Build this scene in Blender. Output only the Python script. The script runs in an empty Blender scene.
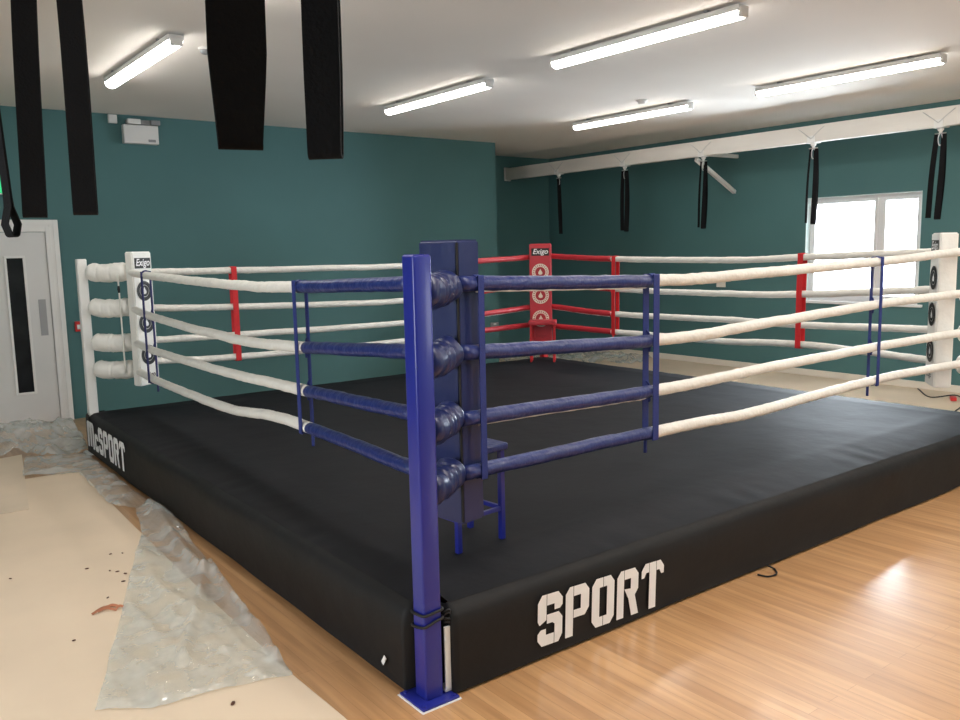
import bpy, bmesh, math, random
from mathutils import Vector, Matrix, noise as mnoise
random.seed(7)
sc = bpy.context.scene
col = sc.collection
PI = math.pi
S = 5.514          # side of the ring platform
H = 0.389          # height of the canvas
YW = 7.323         # back-left wall
XW = 8.45          # window wall
CZ = 3.29          # ceiling

# ------------------------------------------------------------------ materials
def new_mat(name):
    m = bpy.data.materials.new(name); m.use_nodes = True
    nt = m.node_tree
    b = nt.nodes['Principled BSDF']
    return m, nt, b

def mat(name, colr, rough=0.5, metal=0.0, var=0.0, vscale=3.0, bump=0.0, bscale=40.0, spec=0.5, coat=0.0, stretch=None, rvar=0.0):
    m, nt, b = new_mat(name)
    b.inputs['Base Color'].default_value = (*colr, 1)
    b.inputs['Roughness'].default_value = rough
    b.inputs['Metallic'].default_value = metal
    b.inputs['Specular IOR Level'].default_value = spec
    b.inputs['Coat Weight'].default_value = coat
    b.inputs['Coat Roughness'].default_value = 0.12
    tc = nt.nodes.new('ShaderNodeTexCoord')
    src = tc.outputs['Object']
    if stretch:
        mp = nt.nodes.new('ShaderNodeMapping'); mp.inputs['Scale'].default_value = stretch
        nt.links.new(src, mp.inputs['Vector']); src = mp.outputs['Vector']
    if var > 0 or rvar > 0:
        n = nt.nodes.new('ShaderNodeTexNoise'); n.inputs['Scale'].default_value = vscale
        n.inputs['Detail'].default_value = 5
        nt.links.new(src, n.inputs['Vector'])
        if var > 0:
            r = nt.nodes.new('ShaderNodeValToRGB')
            r.color_ramp.elements[0].position = 0.3; r.color_ramp.elements[1].position = 0.7
            r.color_ramp.elements[0].color = (*[max(0, c*(1-var)) for c in colr], 1)
            r.color_ramp.elements[1].color = (*[min(1, c*(1+var)) for c in colr], 1)
            nt.links.new(n.outputs['Fac'], r.inputs['Fac'])
            nt.links.new(r.outputs['Color'], b.inputs['Base Color'])
        if rvar > 0:
            mr = nt.nodes.new('ShaderNodeMapRange')
            mr.inputs['To Min'].default_value = rough-rvar; mr.inputs['To Max'].default_value = rough+rvar
            nt.links.new(n.outputs['Fac'], mr.inputs['Value'])
            nt.links.new(mr.outputs['Result'], b.inputs['Roughness'])
    if bump > 0:
        n2 = nt.nodes.new('ShaderNodeTexNoise'); n2.inputs['Scale'].default_value = bscale
        n2.inputs['Detail'].default_value = 4
        nt.links.new(src, n2.inputs['Vector'])
        bp = nt.nodes.new('ShaderNodeBump'); bp.inputs['Strength'].default_value = bump
        bp.inputs['Distance'].default_value = 0.02
        nt.links.new(n2.outputs['Fac'], bp.inputs['Height'])
        nt.links.new(bp.outputs['Normal'], b.inputs['Normal'])
    return m

def emit(name, colr, strength):
    m, nt, b = new_mat(name)
    b.inputs['Base Color'].default_value = (*colr, 1)
    b.inputs['Emission Color'].default_value = (*colr, 1)
    b.inputs['Emission Strength'].default_value = strength
    return m

def wood_floor():
    m, nt, b = new_mat('maple_boards')
    tc = nt.nodes.new('ShaderNodeTexCoord')
    mp = nt.nodes.new('ShaderNodeMapping'); mp.inputs['Rotation'].default_value = (0, 0, PI/2)
    nt.links.new(tc.outputs['Object'], mp.inputs['Vector'])
    br = nt.nodes.new('ShaderNodeTexBrick')
    br.inputs['Scale'].default_value = 1.0
    br.inputs['Brick Width'].default_value = 1.5; br.inputs['Row Height'].default_value = 0.068
    br.inputs['Mortar Size'].default_value = 0.0009; br.inputs['Mortar Smooth'].default_value = 0.3
    br.inputs['Color1'].default_value = (0.60, 0.345, 0.165, 1); br.inputs['Color2'].default_value = (0.47, 0.25, 0.108, 1)
    br.inputs['Mortar'].default_value = (0.33, 0.17, 0.07, 1); br.inputs['Bias'].default_value = -0.2
    br.offset = 0.37; br.offset_frequency = 2
    nt.links.new(mp.outputs['Vector'], br.inputs['Vector'])
    mp2 = nt.nodes.new('ShaderNodeMapping'); mp2.inputs['Scale'].default_value = (26, 1.6, 1)
    nt.links.new(tc.outputs['Object'], mp2.inputs['Vector'])
    n = nt.nodes.new('ShaderNodeTexNoise'); n.inputs['Scale'].default_value = 1.0; n.inputs['Detail'].default_value = 6
    nt.links.new(mp2.outputs['Vector'], n.inputs['Vector'])
    r = nt.nodes.new('ShaderNodeValToRGB')
    r.color_ramp.elements[0].position = 0.3; r.color_ramp.elements[0].color = (0.80, 0.76, 0.72, 1)
    r.color_ramp.elements[1].position = 0.65; r.color_ramp.elements[1].color = (1.12, 1.12, 1.1, 1)
    nt.links.new(n.outputs['Fac'], r.inputs['Fac'])
    mx = nt.nodes.new('ShaderNodeMix'); mx.data_type = 'RGBA'; mx.blend_type = 'MULTIPLY'; mx.inputs['Factor'].default_value = 1
    nt.links.new(br.outputs['Color'], mx.inputs[6]); nt.links.new(r.outputs['Color'], mx.inputs[7])
    nt.links.new(mx.outputs[2], b.inputs['Base Color'])
    b.inputs['Roughness'].default_value = 0.42
    b.inputs['Coat Weight'].default_value = 0.85; b.inputs['Coat Roughness'].default_value = 0.17
    return m

def canvas_mat():
    m, nt, b = new_mat('black_canvas')
    b.inputs['Base Color'].default_value = (0.0125, 0.0125, 0.0145, 1)
    b.inputs['Roughness'].default_value = 0.5
    b.inputs['Specular IOR Level'].default_value = 0.16
    tc = nt.nodes.new('ShaderNodeTexCoord')
    n = nt.nodes.new('ShaderNodeTexNoise'); n.inputs['Scale'].default_value = 1.3; n.inputs['Detail'].default_value = 6
    nt.links.new(tc.outputs['Object'], n.inputs['Vector'])
    mr = nt.nodes.new('ShaderNodeMapRange'); mr.inputs['To Min'].default_value = 0.62; mr.inputs['To Max'].default_value = 0.80
    nt.links.new(n.outputs['Fac'], mr.inputs['Value']); nt.links.new(mr.outputs['Result'], b.inputs['Roughness'])
    r = nt.nodes.new('ShaderNodeValToRGB')
    r.color_ramp.elements[0].position = 0.35; r.color_ramp.elements[0].color = (0.0072, 0.0075, 0.0100, 1)
    r.color_ramp.elements[1].position = 0.72; r.color_ramp.elements[1].color = (0.015, 0.015, 0.018, 1)
    nt.links.new(n.outputs['Fac'], r.inputs['Fac']); nt.links.new(r.outputs['Color'], b.inputs['Base Color'])
    n2 = nt.nodes.new('ShaderNodeTexNoise'); n2.inputs['Scale'].default_value = 5; n2.inputs['Detail'].default_value = 5
    nt.links.new(tc.outputs['Object'], n2.inputs['Vector'])
    bp = nt.nodes.new('ShaderNodeBump'); bp.inputs['Strength'].default_value = 0.16; bp.inputs['Distance'].default_value = 0.03
    nt.links.new(n2.outputs['Fac'], bp.inputs['Height']); nt.links.new(bp.outputs['Normal'], b.inputs['Normal'])
    return m

def plastic_mat():
    m, nt, b = new_mat('clear_polythene')
    out = nt.nodes['Material Output']
    b.inputs['Base Color'].default_value = (0.74, 0.79, 0.79, 1)
    b.inputs['Roughness'].default_value = 0.09
    b.inputs['Specular IOR Level'].default_value = 1.0
    tr = nt.nodes.new('ShaderNodeBsdfTransparent'); tr.inputs['Color'].default_value = (0.93, 0.95, 0.94, 1)
    mx = nt.nodes.new('ShaderNodeMixShader')
    tc = nt.nodes.new('ShaderNodeTexCoord')
    n = nt.nodes.new('ShaderNodeTexNoise'); n.inputs['Scale'].default_value = 5; n.inputs['Detail'].default_value = 5
    nt.links.new(tc.outputs['Object'], n.inputs['Vector'])
    mr = nt.nodes.new('ShaderNodeMapRange')
    mr.inputs['From Min'].default_value = 0.3; mr.inputs['From Max'].default_value = 0.7
    mr.inputs['To Min'].default_value = 0.18; mr.inputs['To Max'].default_value = 0.52
    nt.links.new(n.outputs['Fac'], mr.inputs['Value'])
    nt.links.new(mr.outputs['Result'], mx.inputs['Fac'])
    nt.links.new(tr.outputs[0], mx.inputs[1]); nt.links.new(b.outputs[0], mx.inputs[2])
    nt.links.new(mx.outputs[0], out.inputs['Surface'])
    n2 = nt.nodes.new('ShaderNodeTexNoise'); n2.inputs['Scale'].default_value = 9; n2.inputs['Detail'].default_value = 3
    n2.inputs['Distortion'].default_value = 0.8
    nt.links.new(tc.outputs['Object'], n2.inputs['Vector'])
    bp = nt.nodes.new('ShaderNodeBump'); bp.inputs['Strength'].default_value = 0.35; bp.inputs['Distance'].default_value = 0.02
    nt.links.new(n2.outputs['Fac'], bp.inputs['Height']); nt.links.new(bp.outputs['Normal'], b.inputs['Normal'])
    return m

def glass_mat(name, tint, transp):
    m, nt, b = new_mat(name)
    out = nt.nodes['Material Output']
    gl = nt.nodes.new('ShaderNodeBsdfGlossy'); gl.inputs['Roughness'].default_value = 0.03
    tr = nt.nodes.new('ShaderNodeBsdfTransparent'); tr.inputs['Color'].default_value = (*tint, 1)
    fr = nt.nodes.new('ShaderNodeFresnel'); fr.inputs['IOR'].default_value = 1.45
    mx = nt.nodes.new('ShaderNodeMixShader')
    nt.links.new(fr.outputs[0], mx.inputs['Fac']); nt.links.new(tr.outputs[0], mx.inputs[1]); nt.links.new(gl.outputs[0], mx.inputs[2])
    nt.links.new(mx.outputs[0], out.inputs['Surface'])
    return m

M = {}
M['teal'] = mat('teal_wall_paint', (0.075, 0.178, 0.184), 0.62, var=0.06, vscale=0.8, bump=0.06, bscale=120, spec=0.3)
M['ceiling'] = mat('ceiling_plaster', (0.83, 0.795, 0.755), 0.85, var=0.03, vscale=0.6, spec=0.2)
M['white_paint'] = mat('white_gloss_paint', (0.80, 0.80, 0.78), 0.35, var=0.02)
M['door_paint'] = mat('door_paint', (0.70, 0.70, 0.69), 0.4, var=0.02)
M['cream_skirting'] = mat('cream_skirting_paint', (0.80, 0.75, 0.66), 0.45, var=0.03)
M['wood'] = wood_floor()
M['canvas'] = canvas_mat()
M['skirt'] = mat('black_skirt_fabric', (0.0065, 0.0065, 0.0075), 0.62, var=0.25, vscale=2.2, bump=0.25, bscale=5, spec=0.35, stretch=(1, 1, 1.6))
M['steel_blue'] = mat('blue_enamel', (0.014, 0.022, 0.26), 0.32, var=0.06, spec=0.5, coat=0.25)
M['steel_white'] = mat('white_enamel', (0.82, 0.82, 0.80), 0.3, var=0.02, coat=0.2)
M['steel_red'] = mat('red_enamel', (0.50, 0.015, 0.022), 0.35, var=0.05)
M['vinyl_blue'] = mat('navy_vinyl', (0.012, 0.020, 0.095), 0.33, var=0.10, vscale=4, bump=0.22, bscale=9, spec=0.55)
M['vinyl_rope_blue'] = mat('blue_rope_vinyl', (0.012, 0.025, 0.145), 0.33, var=0.10, vscale=5, bump=0.6, bscale=16, spec=0.55)
M['vinyl_white'] = mat('white_vinyl', (0.88, 0.87, 0.83), 0.42, var=0.04, vscale=5, bump=0.4, bscale=15)
M['vinyl_rope_white'] = mat('cream_rope_vinyl', (0.82, 0.80, 0.75), 0.45, var=0.05, vscale=6, bump=0.8, bscale=17)
M['vinyl_red'] = mat('red_vinyl', (0.52, 0.03, 0.045), 0.42, var=0.06, vscale=5, bump=0.25, bscale=12)
M['strap_blue'] = mat('blue_webbing', (0.013, 0.028, 0.18), 0.6, var=0.1, vscale=30, bump=0.2, bscale=200)
M['strap_red'] = mat('red_webbing', (0.62, 0.014, 0.02), 0.6, var=0.08, vscale=30, bump=0.2, bscale=200)
M['webbing'] = mat('black_webbing', (0.006, 0.006, 0.007), 0.8, var=0.2, vscale=6, bump=0.2, bscale=160, spec=0.15)
M['cord_black'] = mat('black_cord', (0.008, 0.008, 0.01), 0.6, bump=0.2, bscale=200)
M['cord_white'] = mat('white_cord', (0.78, 0.77, 0.72), 0.6, bump=0.2, bscale=200)
M['cord_navy'] = mat('navy_cord', (0.02, 0.025, 0.12), 0.6, bump=0.2, bscale=200)
M['chrome'] = mat('galvanised_metal', (0.62, 0.62, 0.62), 0.28, metal=1.0, var=0.05)
M['print_white'] = mat('white_print', (0.90, 0.90, 0.91), 0.55, var=0.04, vscale=14)
M['print_cream'] = mat('cream_print', (0.82, 0.74, 0.62), 0.55, var=0.04, vscale=14)
M['print_black'] = mat('black_print', (0.012, 0.012, 0.012), 0.5, var=0.1)
M['print_red'] = mat('red_print', (0.40, 0.02, 0.03), 0.5, var=0.1)
M['board'] = mat('cream_hardboard', (0.76, 0.62, 0.47), 0.7, var=0.05, vscale=1.4, bump=0.08, bscale=8, spec=0.25)
M['board2'] = mat('pale_hardboard', (0.74, 0.61, 0.47), 0.7, var=0.05, vscale=1.8, bump=0.06, bscale=8, spec=0.25)
M['plastic'] = plastic_mat()
M['white_plastic'] = mat('white_plastic', (0.72, 0.72, 0.71), 0.4, var=0.02)
M['grey_plastic'] = mat('grey_plastic', (0.25, 0.26, 0.27), 0.45, var=0.05)
M['red_plastic'] = mat('red_plastic', (0.6, 0.03, 0.03), 0.4, var=0.05)
M['beam'] = mat('white_beam_paint', (0.78, 0.75, 0.70), 0.5, var=0.07, vscale=3, stretch=(1, 0.3, 2))
M['tube'] = emit('lit_diffuser', (1.0, 0.965, 0.90), 22.0)
M['exit_green'] = emit('exit_sign_green', (0.02, 0.42, 0.16), 1.2)
M['exit_white'] = emit('exit_sign_white', (0.9, 1.0, 0.92), 1.2)
M['glass'] = glass_mat('window_glass', (0.97, 0.99, 1.0), 0.95)
M['dark_glass'] = mat('dark_wired_glass', (0.018, 0.019, 0.021), 0.12, var=0.3, vscale=4, spec=0.5)
M['steel_plate'] = mat('brushed_steel', (0.36, 0.37, 0.38), 0.4, var=0.05)
M['shaving'] = mat('reddish_wood_shaving', (0.42, 0.16, 0.08), 0.7, var=0.25, vscale=20)
M['chip'] = mat('dark_brown_chip', (0.12, 0.05, 0.03), 0.8, var=0.2, vscale=20)
M['pvc'] = mat('white_window_frame', (0.78, 0.79, 0.80), 0.3, var=0.01)
M['reveal'] = mat('window_reveal_paint', (0.70, 0.82, 0.82), 0.6, var=0.02)

# ------------------------------------------------------------------ helpers
def obj(name, bm, m, parent=None, smooth=False, loc=None):
    me = bpy.data.meshes.new(name)
    bmesh.ops.recalc_face_normals(bm, faces=bm.faces[:])
    bm.to_mesh(me); bm.free()
    if smooth:
        for p in me.polygons: p.use_smooth = True
    if isinstance(m, (list, tuple)):
        for k in m: me.materials.append(k)
    else: me.materials.append(m)
    o = bpy.data.objects.new(name, me); col.objects.link(o)
    if parent is not None:
        o.parent = parent
        o.matrix_parent_inverse = Matrix.Identity(4)
    if loc: o.location = loc
    return o

def auto(o, ang=0.6):
    """smooth with sharp edges kept"""
    me = o.data
    for p in me.polygons: p.use_smooth = True
    bm = bmesh.new(); bm.from_mesh(me)
    for e in bm.edges:
        if len(e.link_faces) == 2 and e.calc_face_angle(0) > ang: e.smooth = False
    bm.to_mesh(me); bm.free()
    return o

def tag(o, label=None, cat=None, group=None, kind=None):
    if label: o['label'] = label
    if cat: o['category'] = cat
    if group: o['group'] = group
    if kind: o['kind'] = kind
    return o

def thing(name, label, cat, loc=(0, 0, 0), rotz=0, group=None):
    o = bpy.data.objects.new(name, None); col.objects.link(o)
    o.empty_display_size = 0.1
    o.location = loc; o.rotation_euler = (0, 0, rotz)
    return tag(o, label, cat, group)

def box(bm, c, s, rot=None, bev=0.0, seg=2):
    b2 = bmesh.new()
    bmesh.ops.create_cube(b2, size=1)
    bmesh.ops.scale(b2, vec=Vector(s), verts=b2.verts)
    if bev > 0:
        bmesh.ops.bevel(b2, geom=b2.edges[:], offset=bev, segments=seg, affect='EDGES', profile=0.6)
    mt = Matrix.Translation(Vector(c))
    if rot is not None: mt = mt @ rot
    bmesh.ops.transform(b2, matrix=mt, verts=b2.verts)
    merge(bm, b2)
    return bm

def merge(bm, b2):
    vm = {}
    for v in b2.verts: vm[v] = bm.verts.new(v.co)
    for f in b2.faces:
        try:
            nf = bm.faces.new([vm[v] for v in f.verts]); nf.material_index = f.material_index
        except ValueError: pass
    b2.free()

def B(c, s, rot=None, bev=0.0, seg=2):
    bm = bmesh.new(); return box(bm, c, s, rot, bev, seg)

def span(a, b, bev=0.0):
    a = Vector(a); b = Vector(b)
    return B((a+b)/2, [abs(b[i]-a[i]) for i in range(3)], bev=bev)

def tube(bm, pts, r, seg=10, cap=True, wob=0.0, seed=0.0):
    """r: number or list; parallel transport frame"""
    pts = [Vector(p) for p in pts]; n = len(pts)
    rs = r if isinstance(r, (list, tuple)) else [r]*n
    rings = []; up = None
    for i, p in enumerate(pts):
        t = (pts[min(i+1, n-1)] - pts[max(i-1, 0)])
        if t.length < 1e-9: t = Vector((0, 0, 1))
        t.normalize()
        if up is None:
            up = Vector((0, 0, 1)) if abs(t.z) < 0.9 else Vector((1, 0, 0))
        up = (up - t*up.dot(t)).normalized(); sd = t.cross(up)
        ring = []
        for k in range(seg):
            a = 2*PI*k/seg
            rr = rs[i]
            if wob > 0:
                q = p*1.0 + (up*math.cos(a) + sd*math.sin(a))*rs[i]
                rr *= 1 + wob*mnoise.noise(q*18 + Vector((seed, seed, seed)))
            ring.append(bm.verts.new(p + (up*math.cos(a) + sd*math.sin(a))*rr))
        rings.append(ring)
    for i in range(n-1):
        for k in range(seg):
            bm.faces.new((rings[i][k], rings[i][(k+1) % seg], rings[i+1][(k+1) % seg], rings[i+1][k]))
    if cap:
        bm.faces.new(rings[0][::-1]); bm.faces.new(rings[-1])
    return bm

def T(pts, r, seg=10, **k):
    return tube(bmesh.new(), pts, r, seg, **k)

def cr(P, n):
    """Catmull-Rom through P, n samples"""
    P = [Vector(p) for p in P]
    Q = [P[0]*2 - P[1]] + P + [P[-1]*2 - P[-2]]
    out = []
    for i in range(n):
        u = i/(n-1)*(len(P)-1); k = min(int(u), len(P)-2); t = u-k
        a, b, c, d = Q[k], Q[k+1], Q[k+2], Q[k+3]
        out.append(0.5*((2*b) + (c-a)*t + (2*a-5*b+4*c-d)*t*t + (3*b-a-3*c+d)*t**3))
    return out

def ribbon(bm, pts, wdir, w, th):
    """flat strap along pts; wdir = width direction (vector or list)"""
    pts = [Vector(p) for p in pts]; n = len(pts); rows = []
    for i, p in enumerate(pts):
        t = (pts[min(i+1, n-1)] - pts[max(i-1, 0)]).normalized()
        wd = Vector(wdir[i] if isinstance(wdir, list) else wdir)
        wd = (wd - t*wd.dot(t)).normalized(); nn = t.cross(wd)
        ww = w[i] if isinstance(w, list) else w
        rows.append([bm.verts.new(p + wd*ww/2 + nn*th/2), bm.verts.new(p - wd*ww/2 + nn*th/2),
                     bm.verts.new(p - wd*ww/2 - nn*th/2), bm.verts.new(p + wd*ww/2 - nn*th/2)])
    for i in range(n-1):
        for k in range(4):
            bm.faces.new((rows[i][k], rows[i][(k+1) % 4], rows[i+1][(k+1) % 4], rows[i+1][k]))
    bm.faces.new(rows[0][::-1]); bm.faces.new(rows[-1])
    return bm

def poly2d(polys, mtx, th=0.0):
    """flat lettering: 2D outlines -> mesh placed with mtx"""
    bm = bmesh.new()
    for P in polys:
        vs = [bm.verts.new((x, y, 0)) for x, y in P]
        f = bm.faces.new(vs)
    bmesh.ops.triangulate(bm, faces=bm.faces[:])
    bmesh.ops.transform(bm, matrix=mtx, verts=bm.verts)
    return bm

def flat_obj(name, bm, m, parent):
    me = bpy.data.meshes.new(name); bm.to_mesh(me); bm.free(); me.materials.append(m)
    o = bpy.data.objects.new(name, me); col.objects.link(o); o.parent = parent
    return o

def frame(o, xd, yd):
    """matrix with local x along xd, y along yd at origin o"""
    x = Vector(xd).normalized(); y = Vector(yd).normalized(); z = x.cross(y)
    m = Matrix((( x.x, y.x, z.x, o[0]), (x.y, y.y, z.y, o[1]), (x.z, y.z, z.z, o[2]), (0, 0, 0, 1)))
    return m

def text_bm(s, size, mtx, shear=0.0, sx=1.0):
    cu = bpy.data.curves.new('lettering', 'FONT'); cu.body = s; cu.size = size
    cu.align_x = 'CENTER'; cu.align_y = 'CENTER'; cu.shear = shear; cu.offset = size*0.018
    to = bpy.data.objects.new('lettering', cu); col.objects.link(to)
    dg = bpy.context.evaluated_depsgraph_get()
    me = bpy.data.meshes.new_from_object(to.evaluated_get(dg))
    bm = bmesh.new(); bm.from_mesh(me)
    bpy.data.objects.remove(to); bpy.data.curves.remove(cu); bpy.data.meshes.remove(me)
    bmesh.ops.scale(bm, vec=(sx, 1, 1), verts=bm.verts)
    bmesh.ops.transform(bm, matrix=mtx, verts=bm.verts)
    return bm

def disc_polys(r0, r1, n=28):
    out = []
    for k in range(n):
        a, b = 2*PI*k/n, 2*PI*(k+1)/n
        if r0 > 0:
            out.append([(r0*math.cos(a), r0*math.sin(a)), (r1*math.cos(a), r1*math.sin(a)), (r1*math.cos(b), r1*math.sin(b)), (r0*math.cos(b), r0*math.sin(b))])
        else:
            out.append([(0, 0), (r1*math.cos(a), r1*math.sin(a)), (r1*math.cos(b), r1*math.sin(b))])
    return out

def struct(name, bm, m, parent=None, smooth=False):
    o = obj(name, bm, m, parent, smooth)
    if parent is None: o['kind'] = 'structure'
    return o

# ------------------------------------------------------------------ the room
X0, Y0 = -4.2, -6.2
XR = 6.2           # where the recess starts
YR = 8.66           # back of the recess
struct('floor', span((X0-.2, Y0-.2, -0.1), (XW+.3, YR+.2, 0)), M['wood'])
struct('ceiling', span((X0-.2, Y0-.2, CZ), (XW+.3, YR+.2, CZ+.1)), M['ceiling'])
struct('wall_back_left', span((X0-.2, YW, 0), (XR, YR+.2, CZ)), M['teal'])
struct('wall_recess', span((XR, YR, 0), (XW+.3, YR+.2, CZ)), M['teal'])

def wall_with_holes(name, axis, pos, th, a0, a1, holes, m):
    """axis 'x': plane x=pos..pos+th running along y; 'y': the other way. holes = (lo, hi, z0, z1)"""
    bm = bmesh.new(); cuts = sorted(holes); cur = a0
    def put(u0, u1, z0, z1):
        if u1-u0 < 1e-4 or z1-z0 < 1e-4: return
        if axis == 'x': box(bm, (pos+th/2, (u0+u1)/2, (z0+z1)/2), (abs(th), u1-u0, z1-z0))
        else: box(bm, ((u0+u1)/2, pos+th/2, (z0+z1)/2), (u1-u0, abs(th), z1-z0))
    for lo, hi, z0, z1 in cuts:
        put(cur, lo, 0, CZ); put(lo, hi, 0, z0); put(lo, hi, z1, CZ); cur = hi
    put(cur, a1, 0, CZ)
    return struct(name, bm, m)

WY0, WY1, WZ0, WZ1 = 2.20, 3.675, 0.99, 2.315
wall_with_holes('wall_right', 'x', XW, 0.25, Y0-.2, YR, [(WY0, WY1, WZ0, WZ1)], M['teal'])
wall_with_holes('wall_left', 'x', X0, -0.2, Y0-.2, YW, [(-1.4, 2.2, 0.9, 2.2)], M['teal'])  # unseen opening, added to let fill daylight in from the left
wall_with_holes('wall_near', 'y', Y0, -0.2, X0, XW, [(4.6, 6.4, 1.0, 2.3)], M['teal'])  # opening behind the camera, added for daylight fill

struct('baseboard_right', span((XW-.018, Y0, 0), (XW, YR, 0.085), bev=.004), M['cream_skirting'])
struct('baseboard_recess', span((XR, YR-.018, 0), (XW-.018, YR, 0.085), bev=.004), M['cream_skirting'])

# window
w = struct('window_1', bmesh.new(), M['pvc'])
wx = XW+0.13
def frame_bars(bm, y0, y1, z0, z1, t, d, x):
    box(bm, (x, y0+t/2, (z0+z1)/2), (d, t, z1-z0), bev=.004); box(bm, (x, y1-t/2, (z0+z1)/2), (d, t, z1-z0), bev=.004)
    box(bm, (x, (y0+y1)/2, z0+t/2), (d, y1-y0-2*t, t), bev=.004); box(bm, (x, (y0+y1)/2, z1-t/2), (d, y1-y0-2*t, t), bev=.004)
bm = bmesh.new(); frame_bars(bm, WY0, WY1, WZ0, WZ1, 0.045, 0.07, wx)
box(bm, (wx, 2.735, (WZ0+WZ1)/2), (0.07, 0.06, WZ1-WZ0-.09), bev=.004)
obj('window_frame', bm, M['pvc'], w)
for y0, y1 in ((WY0+.045, 2.705), (2.765, WY1-.045)):
    bm = bmesh.new(); frame_bars(bm, y0, y1, WZ0+.045, WZ1-.045, 0.04, 0.06, wx-.02)
    s_ = obj('sash', bm, M['pvc'], w)
    obj('pane', span((wx-.024, y0+.035, WZ0+.08), (wx-.018, y1-.035, WZ1-.08)), M['glass'], s_)
bm = bmesh.new()
box(bm, (XW+.05, WY1-.003, (WZ0+WZ1)/2), (0.10, .006, WZ1-WZ0)); box(bm, (XW+.05, WY0+.003, (WZ0+WZ1)/2), (0.10, .006, WZ1-WZ0))
box(bm, (XW+.05, (WY0+WY1)/2, WZ1-.003), (0.10, WY1-WY0-.012, .006))
obj('window_reveal', bm, M['reveal'], w)
obj('window_sill', span((XW-.035, WY0-.06, WZ0-.03), (XW+.11, WY1+.06, WZ0+.004), bev=.006), M['pvc'], w)

# door with architrave
d = struct('door_1', bmesh.new(), M['door_paint'])
DX0, DX1, DZ = -0.80, 0.115, 2.02
bm = bmesh.new()
vx0, vx1, vz0, vz1 = -0.265, -0.108, 0.35, 1.76
for a, b in (((DX0, 0.012), (vx0, DZ)), ((vx1, 0.012), (DX1, DZ)), ((vx0, 0.012), (vx1, vz0)), ((vx0, vz1), (vx1, DZ))):
    box(bm, ((a[0]+b[0])/2, YW-.022, (a[1]+b[1])/2), (b[0]-a[0], .044, b[1]-a[1]))
leaf = obj('door_leaf', bm, M['door_paint'], d)
bm = bmesh.new()
for a, b in (((vx0-.02, vz0-.02), (vx0+.004, vz1+.02)), ((vx1-.004, vz0-.02), (vx1+.02, vz1+.02)), ((vx0, vz0-.02), (vx1, vz0+.004)), ((vx0, vz1-.004), (vx1, vz1+.02))):
    box(bm, ((a[0]+b[0])/2, YW-.048, (a[1]+b[1])/2), (b[0]-a[0], .012, b[1]-a[1]), bev=.003)
obj('glazing_bead', bm, M['white_paint'], leaf)
obj('vision_panel', span((vx0, YW-.03, vz0), (vx1, YW-.024, vz1)), M['dark_glass'], leaf)
obj('push_plate', span((0.0, YW-.048, 0.94), (0.07, YW-.044, 1.32), bev=.001), M['steel_plate'], leaf)
bm = bmesh.new()
for (x0, x1, z0, z1, t) in ((DX1+.005, DX1+.055, 0, DZ+.055, .06), (DX1+.045, .25, 0, 2.15, .035), (.20, .25, 0, 2.15, .045)):
    box(bm, ((x0+x1)/2, YW-t/2, (z0+z1)/2), (x1-x0, t, z1-z0), bev=.006)
for (z0, z1, t) in ((DZ+.005, DZ+.055, .06), (DZ+.045, 2.15, .035), (2.10, 2.15, .045)):
    xe = {DZ+.005: DX1+.005, DZ+.045: DX1+.045, 2.10: .20}[z0]; box(bm, ((-0.95+xe)/2, YW-t/2, (z0+z1)/2), (xe+.95, t, z1-z0), bev=.003)
box(bm, (-0.88, YW-.025, 1.07), (.14, .05, 2.15), bev=.006)
obj('architrave', bm, M['white_paint'], d)

# ------------------------------------------------------------------ ring platform
ring = thing('boxing_ring_platform', 'low square boxing ring platform with black canvas and printed black skirt', 'boxing ring platform')
NOTCH = 0.15
def canvas_z(x, y):
    e = min(x, y, S-x, S-y)
    z = H + 0.004*mnoise.noise(Vector((x*1.1, y*1.1, 3.1))) + 0.002*mnoise.noise(Vector((x*4, y*4, 1.7)))
    t = max(0.0, min(1.0, (0.34-e)/0.34))
    z += 0.004*math.exp(-((e-.37)/.05)**2) - 0.030*t**1.5
    # gathers close to the edge
    if e < 0.42:
        along = y if (e == x or e == S-x) else x
        z += 0.007*math.sin(along*31+3*mnoise.noise(Vector((along*3, 0, 0))))*max(0, mnoise.noise(Vector((along*1.3, e*3, 4))))*max(0, 1-abs(e-.16)/.26)
    return z
bm = bmesh.new()
n = 150; IN = 0.05
def cpos(i): return IN + (S-2*IN)*i/n
grid = {}
for i in range(n+1):
    for j in range(n+1):
        x, y = cpos(i), cpos(j)
        grid[i, j] = bm.verts.new((x, y, canvas_z(x, y)))
def cut(x, y):
    return min(x, S-x) < NOTCH and min(y, S-y) < NOTCH and not (x < 1 and y > 3)
for i in range(n):
    for j in range(n):
        x, y = (cpos(i)+cpos(i+1))/2, (cpos(j)+cpos(j+1))/2
        if cut(x, y): continue
        bm.faces.new((grid[i, j], grid[i+1, j], grid[i+1, j+1], grid[i, j+1]))
bmesh.ops.delete(bm, geom=[v for v in bm.verts if not v.link_faces], context='VERTS')
obj('canvas', bm, M['canvas'], ring, smooth=True)

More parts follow.
